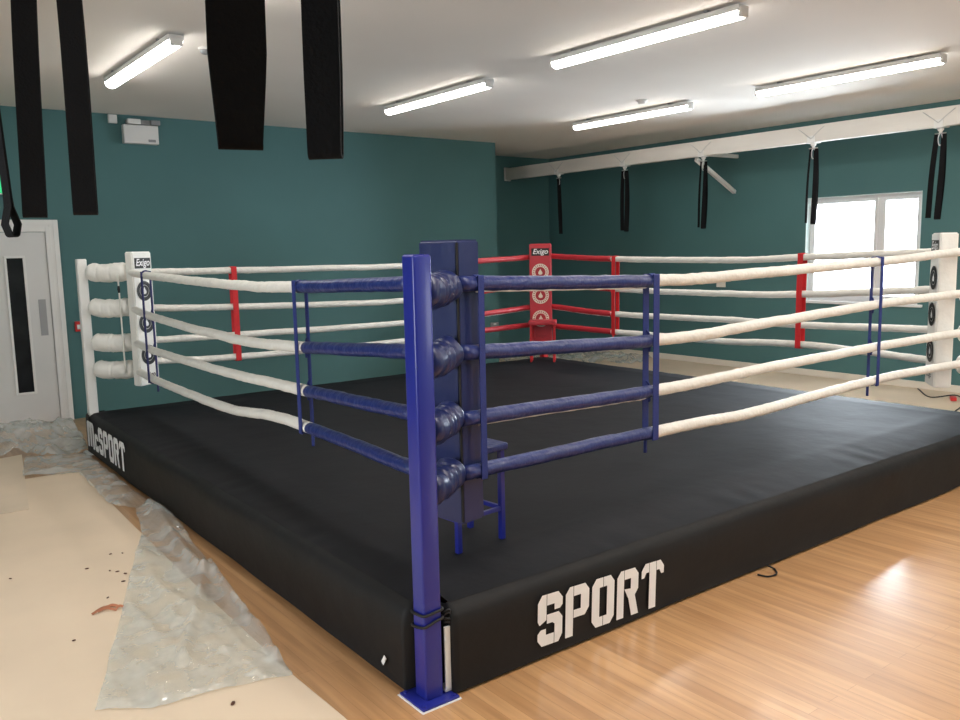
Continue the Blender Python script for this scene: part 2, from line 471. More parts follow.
PROF = [(0.0, 0.012), (0.004, 0.05), (0.004, 0.12), (0.002, 0.2), (0.002, 0.27), (0.006, 0.315), (0.018, 0.342), (0.036, 0.356), (0.056, 0.3638)]
def skirt(ax0, dirv, inward, name, seed, bulge, e0=None, e1=None):
    """ax0 corner, dirv along the side, inward normal"""
    bm = bmesh.new(); a0, a1 = (NOTCH-.012 if e0 is None else e0), (S-NOTCH+.012 if e1 is None else e1); N = 160; rows = []
    ax0 = Vector(ax0); dirv = Vector(dirv); inward = Vector(inward)
    for i in range(N+1):
        u = a0 + (a1-a0)*i/N; row = []
        for k, (d_, z) in enumerate(PROF):
            wv = 0.006*mnoise.noise(Vector((u*1.6, z*4, seed))) * (1 if k < 6 else 0.0)
            low = max(0, 1-z/0.2)
            wv += bulge*0.010*low*mnoise.noise(Vector((u*0.9, 5, seed)))
            zz = z
            if k == 0: zz = z + 0.006*max(0, mnoise.noise(Vector((u*2.3, 1, seed))))
            if k >= 6:
                q = ax0 + dirv*u + inward*d_
                zz = min(z, canvas_z(min(max(q.x, .05), S-.05), min(max(q.y, .05), S-.05))+0.0005) if k < 8 else canvas_z(min(max(q.x, .05), S-.05), min(max(q.y, .05), S-.05))+.0006
            p = ax0 + dirv*u + inward*(d_ + min(wv, .004)); p.z = zz
            row.append(bm.verts.new(p))
        rows.append(row)
    for i in range(N):
        for k in range(len(PROF)-1):
            bm.faces.new((rows[i][k], rows[i+1][k], rows[i+1][k+1], rows[i][k+1]))
    # returns at both ends, tucked into the corner notch
    for row in (rows[0], rows[-1]):
        inn = [bm.verts.new(v.co + inward*max(0.02, NOTCH-.03-0)) for v in row]
        for k in range(len(PROF)-1):
            bm.faces.new((row[k], row[k+1], inn[k+1], inn[k]))
    return obj(name, bm, M['skirt'], ring, smooth=True)
sk_right = skirt((0, 0, 0), (1, 0, 0), (0, 1, 0), 'skirt', 1.0, 1)
sk_left = skirt((0, 0, 0), (0, 1, 0), (1, 0, 0), 'skirt', 2.0, 1, e1=S-.002)
sk_back = skirt((0, S, 0), (1, 0, 0), (0, -1, 0), 'skirt', 3.0, 0, e0=.002)
sk_far = skirt((S, 0, 0), (0, 1, 0), (-1, 0, 0), 'skirt', 4.0, 0)
# white steel corner angle of the ring frame beside each post
def corner_frame(cx, cy, sx, sy):
    bm = bmesh.new()
    box(bm, (cx+sx*.124, cy+sy*.022, .158), (.026, .010, .26), bev=.002)
    box(bm, (cx+sx*.124, cy+sy*.045, .024), (.03, .05, .012), bev=.002)
    o = obj('frame_corner', bm, M['steel_white'], ring); o['label'] = 'white steel frame corner'
for c in ((0, 0, 1, 1), (S, 0, -1, 1), (0, S, 1, -1), (S, S, -1, -1)): corner_frame(*c)

# stencil lettering
LET = {
 'S': (.78, [[(0,.86),(.13,1),(.27,1),(.27,.60),(.27,.50),(.06,.42),(0,.50)],
             [(.285,1),(.64,1),(.78,.86),(.78,.72),(.70,.66),(.52,.66),(.52,.78),(.285,.78)],
             [(.285,.505),(.285,.60),(.66,.60),(.78,.48),(.78,.14),(.66,0),(.53,0),(.53,.38),(.46,.42),(.285,.42)],
             [(0,.13),(.13,0),(.515,0),(.515,.21),(.26,.21),(.26,.33),(.10,.33),(0,.26)]]),
 'P': (.78, [[(0,0),(.25,0),(.25,1),(.13,1),(0,.87)],
             [(.265,1),(.64,1),(.78,.86),(.78,.50),(.64,.36),(.265,.36),(.265,.52),(.5,.52),(.5,.80),(.265,.80)]]),
 'O': (.78, [[(.382,1),(.14,1),(0,.86),(0,.14),(.14,0),(.382,0),(.382,.2),(.26,.2),(.26,.8),(.382,.8)],
             [(.398,1),(.64,1),(.78,.86),(.78,.14),(.64,0),(.398,0),(.398,.2),(.52,.2),(.52,.8),(.398,.8)]]),
 'R': (.80, [[(0,0),(.25,0),(.25,1),(.13,1),(0,.87)],
             [(.265,1),(.64,1),(.78,.86),(.78,.54),(.66,.42),(.80,0),(.54,0),(.42,.38),(.265,.60),(.5,.58),(.5,.80),(.265,.80)]]),
 'T': (.86, [[(.30,0),(.56,0),(.56,1),(.30,1)],
             [(.285,1),(.14,1),(0,.86),(0,.70),(.10,.70),(.18,.80),(.285,.80)],
             [(.575,1),(.72,1),(.86,.86),(.86,.70),(.76,.70),(.68,.80),(.575,.80)]]),
 'M': (.98, [[(0,0),(.22,0),(.22,.80),(.38,.80),(.38,1),(.10,1),(0,.90)],
             [(.39,.06),(.61,.06),(.61,.80),(.70,.80),(.70,1),(.395,1)],
             [(.715,1),(.88,1),(.98,.90),(.98,0),(.76,0),(.76,.80),(.715,.80)]]),
 'c': (.56, [[(.10,.66),(.46,.66),(.56,.56),(.56,.43),(.34,.43),(.34,.48),(.22,.48),(.22,.18),(.34,.18),(.34,.25),(.56,.25),(.56,.10),(.46,0),(.10,0),(0,.10),(0,.56)]]),
}
def word(s, h, width, mtx, parent, name='lettering'):
    polys = []; x = 0; gap = .10
    for ch in s:
        wd, ps = LET[ch]; q = {'M': 1.3, 'c': 1.15}.get(ch, 1); wd *= q
        for P in ps: polys.append([(x+a*q, b) for a, b in P])
        x += wd + gap
    x -= gap
    k = width/x
    polys = [[(a*k, b*h) for a, b in P] for P in polys]
    bm = poly2d(polys, mtx)
    return bm
bm = word('SPORT', .226, .80, frame((.566, -.0065, .066), (1, 0, -.035), (0.035, 0, 1)), sk_right)
o = flat_obj('lettering', bm, M['print_white'], sk_right); o['label'] = 'white stencil lettering SPORT'
bm = word('McSPORT', .235, 1.25, frame((-.0065, S-.075, .078), (0, -1, 0), (0, 0, 1)), sk_left)
o = flat_obj('lettering', bm, M['print_white'], sk_left); o['label'] = 'white stencil lettering McSPORT'
o = obj('skirt_tag', B((-.010, .29, .085), (.003, .02, .045), rot=Matrix.Rotation(.6, 4, 'X'), bev=.001), M['print_white'], sk_left)
o['label'] = 'small white tag at the hem'

# ------------------------------------------------------------------ posts
CORN = {'N': (0, 0, 1, 1), 'R': (S, 0, -1, 1), 'L': (0, S, 1, -1), 'F': (S, S, -1, -1)}
PH = 1.733; PW = 0.08
def post(key, m, label):
    cx, cy, sx, sy = CORN[key]
    x, y = cx+sx*(.018+PW/2), cy+sy*(.018+PW/2)
    t = thing('ring_corner_post', label, 'ring post', (x, y, 0), group='ring corner posts')
    bm = bmesh.new()
    b2 = B((0, 0, (PH-.0+.012)/2), (PW, PW, PH-.012), bev=.009, seg=3); merge(bm, b2)
    auto(obj('post_tube', bm, m, t), .9)
    obj('post_cap', B((0, 0, PH+.0015), (PW-.012, PW-.012, .003), bev=.001), m, t)
    auto(obj('base_plate', B((0, 0, .009), (.172, .172, .010), bev=.004), m, t))
    o = obj('base_pad', B((0, 0, .002), (.184, .184, .004), bev=.0015), M['print_white'], t); o['label'] = 'white base pad edge'
    for k in range(4):
        a = PI/4+k*PI/2
        bmb = bmesh.new(); tube(bmb, [(.098*math.cos(a), .098*math.sin(a), .013), (.098*math.cos(a), .098*math.sin(a), .02)], .008, 6)
        obj('bolt', bmb, m, t)
    return t
post('N', M['steel_blue'], 'blue square steel ring post at the near corner, bolted base plate in view')
post('L', M['steel_white'], 'white square steel ring post at the left corner near the door')
post('R', M['steel_white'], 'white square steel ring post at the right corner')
post('F', M['steel_red'], 'red square steel ring post behind the red pad in the far corner')

# black tie strap around the blue post
bm = bmesh.new()
pc = (.018+PW/2, .018+PW/2)
def sqloop(z0, tilt, r):
    pts = []
    for k in range(41):
        a = 2*PI*k/40
        m_ = max(abs(math.cos(a)), abs(math.sin(a))); q = r/ max(m_, .78)
        pts.append((pc[0]+q*math.cos(a), pc[1]+q*math.sin(a), z0+tilt*math.sin(a+2.2)))
    return pts
tube(bm, sqloop(.362, .006, .0475), .006, 6); tube(bm, sqloop(.318, .016, .0475), .006, 6)
for k in range(5):
    a = random.random()*6; q = Vector((pc[0]+.055, pc[1]-.03, .345-.01*k))
    tube(bm, cr([q, q+Vector((.02, -.012, .012*math.sin(a))), q+Vector((.03, .0, -.02)), q+Vector((.035, -.01, -.045-.008*k))], 10), .005, 6)
tag(obj('tie_strap', bm, M['cord_black'], smooth=True), 'black strap tied around the blue corner post above its base', 'tie strap')

# ------------------------------------------------------------------ ropes
LV = {  # path control points per side for the four ropes (top to bottom)
 'nr': [[(.35,.20,1.612),(1.67,.25,1.574),(2.5,.28,1.583),(4.0,.33,1.612),(5.37,.27,1.672)],
        [(.35,.20,1.332),(1.67,.25,1.275),(2.5,.28,1.290),(4.0,.33,1.325),(5.37,.27,1.345)],
        [(.35,.20,1.056),(1.67,.25,1.020),(2.5,.28,1.030),(4.0,.33,1.034),(5.37,.27,1.046)],
        [(.35,.20,.826),(1.67,.25,.808),(2.5,.28,.787),(4.0,.33,.806),(5.37,.27,.805)]],
 'nl': [[(.20,.32,1.618),(.25,1.75,1.568),(.28,2.75,1.568),(.34,4.4,1.592),(.37,5.13,1.612)],
        [(.20,.32,1.340),(.25,1.75,1.248),(.28,2.75,1.232),(.34,4.4,1.262),(.37,5.13,1.300)],
        [(.20,.32,1.080),(.25,1.75,1.028),(.28,2.75,1.000),(.34,4.4,.985),(.37,5.13,1.000)],
        [(.20,.32,.845),(.25,1.75,.838),(.28,2.75,.763),(.34,4.4,.742),(.37,5.13,.752)]],
 'bl': [[(.37,5.15,1.612),(1.3,5.14,1.600),(3.1,5.13,1.588),(4.2,5.14,1.615),(5.28,5.27,1.645)],
        [(.37,5.15,1.300),(1.3,5.14,1.258),(3.1,5.13,1.215),(4.2,5.14,1.261),(5.28,5.27,1.340)],
        [(.37,5.15,1.010),(1.3,5.14,.993),(3.1,5.13,.977),(4.2,5.14,1.005),(5.28,5.27,1.038)],
        [(.37,5.15,.825),(1.3,5.14,.784),(3.1,5.13,.782),(4.2,5.14,.812),(5.28,5.27,.818)]],
 'br': [[(5.27,5.28,1.655),(5.14,3.95,1.612),(5.13,2.3,1.597),(5.14,1.62,1.621),(5.15,.38,1.658)],
        [(5.27,5.28,1.320),(5.14,3.95,1.283),(5.13,2.5,1.275),(5.14,1.62,1.295),(5.15,.38,1.372)],
        [(5.27,5.28,1.046),(5.14,3.95,1.008),(5.13,2.5,1.024),(5.14,1.62,1.020),(5.15,.38,1.054)],
        [(5.27,5.28,.797),(5.14,3.95,.811),(5.13,2.5,.813),(5.14,1.62,.846),(5.15,.38,.800)]],
}
SIDE = {'nr': 'near right side', 'nl': 'near left side', 'bl': 'back left side by the teal wall', 'br': 'back right side by the window'}
ORD = ['top', 'second', 'third', 'bottom']
RR = 0.0305
PATH = {}
def rope(side, k):
    NS = 121
    pts = cr(LV[side][k], NS); PATH[side, k] = pts
    # small sag waves
    pts = [p + Vector((0, 0, .004*mnoise.noise(Vector((i*.12, k*7.1, len(side)+ord(side[1])))))) for i, p in enumerate(pts)]
    ax = 0 if side in ('nr', 'bl') else 1
    colr = {'nr': 'blue', 'nl': 'blue', 'bl': 'red', 'br': 'red'}[side]
    if side in ('nr', 'nl'):
        lim = 1.575 if side == 'nr' else (1.48 if k == 0 else 1.42)
        c_idx = [i for i, p in enumerate(pts) if p[ax] <= lim]; w_idx = [i for i, p in enumerate(pts) if p[ax] >= lim-.03]
    else:
        f = (lambda p: p[0] >= 3.9) if side == 'bl' else (lambda p: p[1] >= 3.93)
        g = (lambda p: p[0] <= 3.96) if side == 'bl' else (lambda p: p[1] <= 3.98)
        c_idx = [i for i, p in enumerate(pts) if f(p)]; w_idx = [i for i, p in enumerate(pts) if g(p)]
    t = thing('ring_rope', f'{ORD[k]} white rope on the {SIDE[side]} with {colr} corner sleeve', 'ring rope', group='ring ropes')
    t.location = pts[60]
    off = Vector(t.location)
    rel = [p-off for p in pts]
    def wav(idx, r):
        return [r*(1+.05*mnoise.noise(Vector((i*.55, k*3.3, ord(side[0])*1.7+ord(side[1]))))) for i in idx]
    bm = tube(bmesh.new(), [rel[i] for i in w_idx], wav(w_idx, RR), 12, wob=.09, seed=k*2.1)
    obj('rope_sleeve', bm, M['vinyl_rope_white'], t, smooth=True)
    mm = M['vinyl_rope_blue'] if colr == 'blue' else M['vinyl_red']
    bm = tube(bmesh.new(), [rel[i] for i in c_idx], wav(c_idx, RR*1.04), 12, wob=.10, seed=k*2.1+9)
    o = obj('corner_sleeve', bm, mm, t, smooth=True); o['label'] = f'{colr} vinyl corner sleeve'
    if (side == 'nr' and k in (0, 2)) or (side in ('bl', 'br') and k == 2):
        bm = tube(bmesh.new(), [rel[i] + Vector((0, 0, -RR*.98)) for i in c_idx[2:-1]], [.006*(1.0+.6*mnoise.noise(Vector((i*.7, 2, k)))) for i in c_idx[2:-1]], 6)
        o = obj('sleeve_seam', bm, M['print_white'], t, smooth=True); o['label'] = 'white seam showing under the sleeve'
    return t
for sd in ('nr', 'nl', 'bl', 'br'):
    for k in range(4): rope(sd, k)

def at(side, k, val):
    ax = 0 if side in ('nr', 'bl') else 1
    P = PATH[side, k]
    return min(P, key=lambda p: abs(p[ax]-val))

def spacer(side, vals, wd, m, label, mid=0.034, tails=True, cord=False, gap=1.0, skew=0.0):
    """webbing running down outside the ropes, round the lowest, and back up inside"""
    tops = at(side, 0, vals); bot = at(side, 3, vals)
    along = Vector((1, 0, 0)) if side in ('nr', 'bl') else Vector((0, 1, 0))
    inw = {'nr': Vector((0, 1, 0)), 'nl': Vector((1, 0, 0)), 'bl': Vector((0, -1, 0)), 'br': Vector((-1, 0, 0))}[side]
    t = thing('rope_spacer', label, 'rope spacer', tops, group='rope spacers')
    off = Vector(tops)
    out_pts = []; in_pts = []
    for k in range(4):
        p = at(side, k, vals)
        for dz in (.03, -.03): out_pts.append(p - inw*mid*gap + Vector((0, 0, dz))); in_pts.append(p + inw*mid*gap + Vector((0, 0, dz)) + along*skew)
    capz = Vector((0, 0, mid*1.02))
    top_arc = [tops - inw*mid*.75 + capz*.75, tops + capz, tops + inw*mid*.75 + capz*.75]
    bot_arc = [bot + inw*mid*.75 - capz*.75, bot - capz, bot - inw*mid*.75 - capz*.75]
    def dens(P):
        return cr([q-off for q in P], 46)
    if cord:
        bm = tube(bmesh.new(), dens(out_pts), wd, 8); obj('outer_strap', bm, m, t, smooth=True)
        bm = tube(bmesh.new(), dens(top_arc[:]+in_pts+bot_arc), wd, 8); obj('inner_strap', bm, m, t, smooth=True)
    else:
        bm = ribbon(bmesh.new(), dens([top_arc[1]+Vector((0, 0, .001)), top_arc[0]]+out_pts+[bot_arc[2], bot_arc[1]]), along, wd, .004); obj('outer_strap', bm, m, t)
        bm = ribbon(bmesh.new(), dens([top_arc[1], top_arc[2]]+in_pts+[bot_arc[0], bot_arc[1]]), along, wd, .004); obj('inner_strap', bm, m, t)
    if tails:
        for k in (1, 2):
            bm = bmesh.new()
            p = at(side, k, vals) - off + inw*mid*.9 + Vector((0, 0, .05))
            tube(bm, cr([p, p+along*.02+Vector((0, 0, -.02)), p+along*.03+Vector((0, 0, -.07)), p+along*.022+Vector((0, 0, -.11))], 10), .006, 6)
            obj('tie_end', bm, m, t, smooth=True)
        bm = bmesh.new()
        p = bot - off + inw*mid - capz
        tube(bm, cr([p, p+Vector((0, 0, -.04)), p+Vector((0, 0, -.075))], 6), .009, 6)
        obj('tie_end', bm, m, t, smooth=True)
    return t
spacer('nr', 1.57, .042, M['strap_blue'], 'blue webbing spacer where the blue sleeves end on the near right ropes')
spacer('nr', 3.91, .034, M['strap_blue'], 'blue webbing spacer on the near right ropes in front of the window')
spacer('nr', .455, .030, M['strap_blue'], 'blue webbing spacer beside the blue corner pad', tails=False)
spacer('nl', 1.46, .036, M['strap_blue'], 'blue webbing spacer where the blue sleeves end on the near left ropes')
spacer('nl', 4.55, .009, M['cord_navy'], 'thin navy cord spacer tied down the near left ropes before the white pad', cord=True, tails=True)
spacer('bl', 1.31, .052, M['strap_red'], 'red webbing spacer on the back left ropes across white rope', tails=False)
spacer('bl', 3.93, .052, M['strap_red'], 'red webbing spacer on the back left ropes where red sleeves begin', tails=False)
spacer('br', 3.92, .052, M['strap_red'], 'red webbing spacer on the back right ropes where red sleeves end', tails=True)
spacer('br', 1.65, .052, M['strap_red'], 'red webbing spacer on the back right ropes below the window', tails=False)

# ------------------------------------------------------------------ turnbuckle covers
def cover(key, k, m, a, b, r, label, group):
    t0, t1 = Vector(a), Vector(b)
    n_ = 40; pts = []; rs = []
    for i in range(n_):
        u = i/(n_-1)
        pts.append(t0.lerp(t1, u) + Vector((0, 0, -.012*math.sin(u*PI))))
        e = min(u, 1-u)
        env = min(1, .62+.38*math.sqrt(min(1, e/.10)))
        fold = (1 - .16*math.exp(-((u-.36)/.03)**2) - .13*math.exp(-((u-.68)/.03)**2) - .10*math.exp(-((u-.52)/.02)**2)) if key == 'N' else 1 - .07*math.exp(-((u-.3-.06*k)/.02)**2) - .06*math.exp(-((u-.62+.05*k)/.02)**2)
        rs.append(r*env*fold)
    bm = tube(bmesh.new(), pts, rs, 20, wob=.13, seed=k*5.3+ord(key))
    o = obj('turnbuckle_cover', bm, m, smooth=True)
    return tag(o, label, 'turnbuckle cover', group)
ZL = {'N': (1.605, 1.335, 1.07, .835), 'L': (1.622, 1.312, 1.005, .765), 'R': (1.652, 1.34, 1.04, .795), 'F': (1.645, 1.33, 1.04, .81)}
CN = {'N': 'blue', 'L': 'white', 'R': 'white', 'F': 'red'}
LOCN = {'N': 'the blue near post', 'L': 'the white post by the door', 'R': 'the right corner post', 'F': 'the red far post'}
for key in 'NLRF':
    cx, cy, sx, sy = CORN[key]
    mm = {'N': M['vinyl_blue'], 'L': M['vinyl_white'], 'R': M['vinyl_white'], 'F': M['vinyl_red']}[key]
    for k in range(4):
        z = ZL[key][k]
        if key == 'N': a, b, r = (.105, .10, z-.01), (.325, .235, z+.005), .068
        else: q = {'L': .37, 'R': .33, 'F': .275}[key]; a, b, r = (cx+sx*.104, cy+sy*.104, z), (cx+sx*q, cy+sy*q, z), .08
        cover(key, k, mm, a, b, r, f'{ORD[k]} {CN[key]} vinyl turnbuckle cover at {LOCN[key]}', 'turnbuckle covers')

# white lacing cord on the left turnbuckles
bm = T(cr([(.268, S-.41, 1.60), (.27, S-.412, 1.30), (.27, S-.412, 1.02), (.272, S-.41, .74)], 24), .007, 6)
t = thing('lacing_cord', 'white cord hanging across the ring ends of the white turnbuckle covers', 'cord', (0, 0, 0))
obj('cord', bm, M['cord_white'], t, smooth=True)
obj('cord_toggle', T([(.269, S-.411, 1.50), (.269, S-.411, 1.47), (.269, S-.411, 1.44)], [.008, .013, .008], 8), M['cord_black'], t, smooth=True)

# ------------------------------------------------------------------ corner pads
def emblem(t, z, w, r, ring_m, in_m, fig_m, yf):
    e = flat_obj('emblem', poly2d(disc_polys(r*.62, r), frame((0, yf, z), (1, 0, 0), (0, 0, 1))), ring_m, t)
    flat_obj('emblem_disc', poly2d(disc_polys(0, r*.56), frame((0, yf-.0006, z), (1, 0, 0), (0, 0, 1))), in_m, e)
    polys = []
    # a seated figure / flame drop with a base
    drop = [(0, .42), (.10, .2), (.22, .02), (.26, -.14), (.18, -.28), (0, -.32), (-.18, -.28), (-.26, -.14), (-.22, .02), (-.10, .2)]
    polys.append([(a*r, b*r) for a, b in drop])
    flat_obj('emblem_figure', poly2d(polys, frame((0, yf-.0012, z), (1, 0, 0), (0, 0, 1))), fig_m, e)
    # lettering marks round the band
    polys = []
    for k in range(22):
        a = 2*PI*k/22
        c_, s_ = math.cos(a), math.sin(a); hw, r0, r1 = .045*r, .70*r, .90*r
        polys.append([(r0*c_+hw*s_, r0*s_-hw*c_), (r1*c_+hw*s_, r1*s_-hw*c_), (r1*c_-hw*s_, r1*s_+hw*c_), (r0*c_-hw*s_, r0*s_+hw*c_)])
    flat_obj('emblem_lettering', poly2d(polys, frame((0, yf-.0007, z), (1, 0, 0), (0, 0, 1))), in_m, e)
def pad(loc, bearing, w, th, z0, z1, m, label, style=None):
    """front faces -y locally; bearing = world direction of the front normal in degrees"""
    t = thing('corner_pad', label, 'corner pad', (loc[0], loc[1], 0), math.radians(bearing+90), 'ring corner pads')
    bm = bmesh.new(); b2 = bmesh.new()
    box(b2, (0, 0, (z0+z1)/2), (w, th, z1-z0))
    bmesh.ops.subdivide_edges(b2, edges=[e for e in b2.edges if abs(e.verts[0].co.z-e.verts[1].co.z) > .5], cuts=14)
    ed = [e for e in b2.edges if len(e.link_faces) == 2 and e.calc_face_angle(0) > .5]
    bmesh.ops.bevel(b2, geom=ed, offset=.010, segments=3, affect='EDGES')
    for v in b2.verts:
        v.co.x += .003*mnoise.noise(v.co*5); v.co.y += .002*mnoise.noise(v.co*5+Vector((9, 0, 0)))*(0 if v.co.y < -th*.4 else 1)
    merge(bm, b2)
    auto(obj('pad_body', bm, m, t), .5)
    yf = -th/2-.004
    if style:
        ring_m, in_m, fig_m, plate, letter = style
        pz = z1-.10
        p_ = flat_obj('name_plate', poly2d([[(-.40*w, -.045), (.40*w, -.045), (.40*w, .045), (-.40*w, .045)]], frame((0, yf, pz), (1, 0, 0), (0, 0, 1))), plate, t)
        o = flat_obj('lettering', text_bm('Exigo', .085, frame((0.0, yf-.0012, pz+.004), (1, 0, 0), (0, 0, 1)), .25, sx=min(1, .74*w/.20)), letter, p_)
        for z in (z1-.34, z1-.62, z1-.90): emblem(t, z, w, w*.38, ring_m, in_m, fig_m, yf)
        o = flat_obj('base_lettering', text_bm('Exigo', .06, frame((0, yf, z0+.09), (1, 0, 0), (0, 0, 1)), 0, sx=min(1, .8*w/.2)), in_m, t)
    else:
        # seam with zip down the back face and one down the side
        o = obj('seam', T([(-w/2+.003, th/2-.003, z0+.012), (-w/2+.002, th/2-.002, (z0+z1)/2), (-w/2+.003, th/2-.003, z1-.012)], .005, 6), M['cord_black'], t); o['label'] = 'dark edge seam'
    return t
pad((.398, .335), 9, .235, .135, .60, 1.79, M['vinyl_blue'], 'blue padded corner cushion behind the blue near post')
pad((.44, S-.435), 300, .228, .085, .625, 1.79, M['vinyl_white'], 'white padded corner cushion at the left corner by the door',
    (M['print_black'], M['print_black'], M['print_white'], M['print_black'], M['print_white']))
pad((S-.395, S-.395), 225, .265, .10, .60, 1.80, M['vinyl_red'], 'red padded corner cushion in the far corner',
    (M['print_cream'], M['print_red'], M['print_cream'], M['print_black'], M['print_white']))
pad((S-.44, .425), 129, .24, .125, .625, 1.80, M['vinyl_white'], 'white padded corner cushion at the right corner, emblems seen edge-on',
    (M['print_black'], M['print_black'], M['print_white'], M['print_black'], M['print_white']))

# ------------------------------------------------------------------ stools
def stool(loc, rotz, w, dp, hgt, leg_r, m, seat_m, label, seat_th, bars):
    t = thing('corner_stool', label, 'stool', (loc[0], loc[1], H+.003), rotz, 'ring corner stools')
    hw, hd = w/2, dp/2
    auto(obj('seat', B((0, 0, hgt-seat_th/2), (w+.03, dp+.03, seat_th), bev=min(.014, seat_th*.4), seg=3), seat_m, t))
    for sx in (-1, 1):
        for sy in (-1, 1):
            obj('leg', B((sx*(hw-leg_r), sy*(hd-leg_r), (hgt-seat_th)/2), (leg_r*2, leg_r*2, hgt-seat_th), bev=.003), m, t)
    for z in bars:
        for sy in (-1, 1): obj('crossbar', B((0, sy*(hd-leg_r), z), (w-4*leg_r, leg_r*1.3, leg_r*1.6), bev=.002), m, t)
        for sx in (-1, 1): obj('crossbar', B((sx*(hw-leg_r), 0, z), (leg_r*1.3, dp-4*leg_r, leg_r*1.6), bev=.002), m, t)
    return t
stool((.592, .535), math.radians(5), .295, .25, .465, .0125, M['steel_blue'], M['vinyl_rope_blue'], 'blue steel corner stool standing behind the blue corner pad', .035, (.15,))
stool((5.025, 4.985), math.radians(135), .30, .19, .50, .0125, M['steel_red'], M['vinyl_red'], 'red corner stool standing in front of the red corner pad', .055, (.20,))

# ------------------------------------------------------------------ ceiling fittings
def light(x, y0, y1, label):
    t = thing('strip_light', label, 'ceiling light', (x, (y0+y1)/2, CZ), group='ceiling strip lights')
    Ln = y1-y0
    bm = bmesh.new(); box(bm, (0, 0, -.036), (.112, Ln-.02, .040), bev=.006)
    auto(obj('housing', bm, M['white_plastic'], t))
    prof = []
    bm = bmesh.new(); rows = []
    for yy in (-Ln/2+.025, Ln/2-.025):
        row = []
        for k in range(13):
            a = PI*k/12
            row.append(bm.verts.new((.052*math.cos(a), yy, -.056-.046*math.sin(a))))
        rows.append(row)
    for k in range(12): bm.faces.new((rows[0][k], rows[0][k+1], rows[1][k+1], rows[1][k]))
    bm.faces.new(rows[0]); bm.faces.new(rows[1][::-1]); bm.faces.new((rows[0][0], rows[1][0], rows[1][12], rows[0][12]))
    obj('diffuser', bm, M['tube'], t, smooth=False)
    for sy in (-1, 1):
        bm = bmesh.new(); box(bm, (0, sy*(Ln/2-.012), -.062), (.088, .024, .062), bev=.010, seg=3)
        auto(obj('end_cap', bm, M['white_plastic'], t))
        obj('mounting_clip', B((0, sy*(Ln/2-.27), -.007), (.11, .03, .013), bev=.002), M['grey_plastic'], t)
    return t
light(.385, 3.53, 5.32, 'lit strip light above the door side, left of the broad hanging straps')
light(.385, .85, 2.64, 'lit strip light mostly hidden behind the broad hanging straps at the top')
light(3.20, 3.60, 5.38, 'lit strip light in the middle of the ceiling, nearer the teal wall')
light(3.16, .88, 2.70, 'large lit strip light at top centre, nearest of the strip lights in view')
light(5.82, 3.44, 5.24, 'lit strip light above the white beam, left of the right-hand one')
light(5.80, .82, 2.61, 'lit strip light at the right near the white beam, longest on the right')

t = thing('smoke_detector', 'small round detector on the ceiling beside the left strip light', 'smoke detector', (.72, 3.89, CZ), group='ceiling detectors')
def lathe(prof, seg=24):
    bm = bmesh.new(); rows = []
    for r, z in prof:
        rows.append([bm.verts.new((r*math.cos(2*PI*k/seg), r*math.sin(2*PI*k/seg), z)) for k in range(seg)])
    for a, b in zip(rows, rows[1:]):
        for k in range(seg): bm.faces.new((a[k], a[(k+1) % seg], b[(k+1) % seg], b[k]))
    bm.faces.new(rows[0]); bm.faces.new(rows[-1][::-1])
    return bm
obj('detector_base', lathe([(.058, 0), (.058, -.012), (.05, -.016)]), M['white_plastic'], t, smooth=False)
o = obj('detector_head', lathe([(.045, -.016), (.045, -.03), (.03, -.042)]), M['grey_plastic'], t); o['label'] = 'dark grille of the detector'
t2 = thing('smoke_detector', 'white round detector on the ceiling above the far right strip light', 'smoke detector', (5.35, 3.72, CZ), group='ceiling detectors')
obj('detector_base', lathe([(.06, 0), (.06, -.012), (.05, -.018)]), M['white_plastic'], t2)
obj('detector_head', lathe([(.045, -.018), (.042, -.034), (.028, -.046)]), M['white_plastic'], t2)

# emergency light on the teal wall
t = thing('emergency_light', 'white emergency light box high on the teal wall under the ceiling', 'emergency light', (1.16, YW, 3.1))
obj('mounting_bracket', B((.03, -.03, .115), (.34, .06, .05), bev=.005), M['grey_plastic'], t)
obj('lamp_head', B((-.07, -.075, .115), (.14, .05, .055), bev=.008), M['white_plastic'], t)
obj('lamp_head', B((.16, -.075, .115), (.10, .05, .055), bev=.008), M['grey_plastic'], t)
obj('housing', B((0, -.045, -.02), (.37, .09, .20), bev=.008), M['white_plastic'], t)
obj('maker_badge', B((.11, -.0915, -.085), (.08, .003, .028), bev=.001), M['grey_plastic'], t)
t = thing('junction_box', 'small white junction box beside the emergency light on the teal wall', 'junction box', (.885, YW, 3.235))
obj('box_body', B((0, -.02, 0), (.09, .04, .09), bev=.005), M['white_plastic'], t)
obj('box_lid', B((0, -.043, 0), (.082, .006, .082), bev=.002), M['white_plastic'], t)
# exit sign
t = thing('exit_sign', 'green lit exit sign on the teal wall above the white door', 'exit sign', (-.47, YW, 2.55))
obj('sign_box', B((0, -.03, 0), (.54, .06, .30), bev=.008), M['white_plastic'], t)
obj('sign_face', B((0, -.062, 0), (.515, .006, .275), bev=.002), M['exit_green'], t)
polys = [[(.02, -.02), (.14, -.02), (.14, -.06), (.22, 0.02-.02), (.14, .04), (.14, .01), (.02, .01)]]
flat_obj('sign_arrow', poly2d(polys, frame((-.02, -.0658, 0), (1, 0, 0), (0, 0, 1))), M['exit_white'], t)
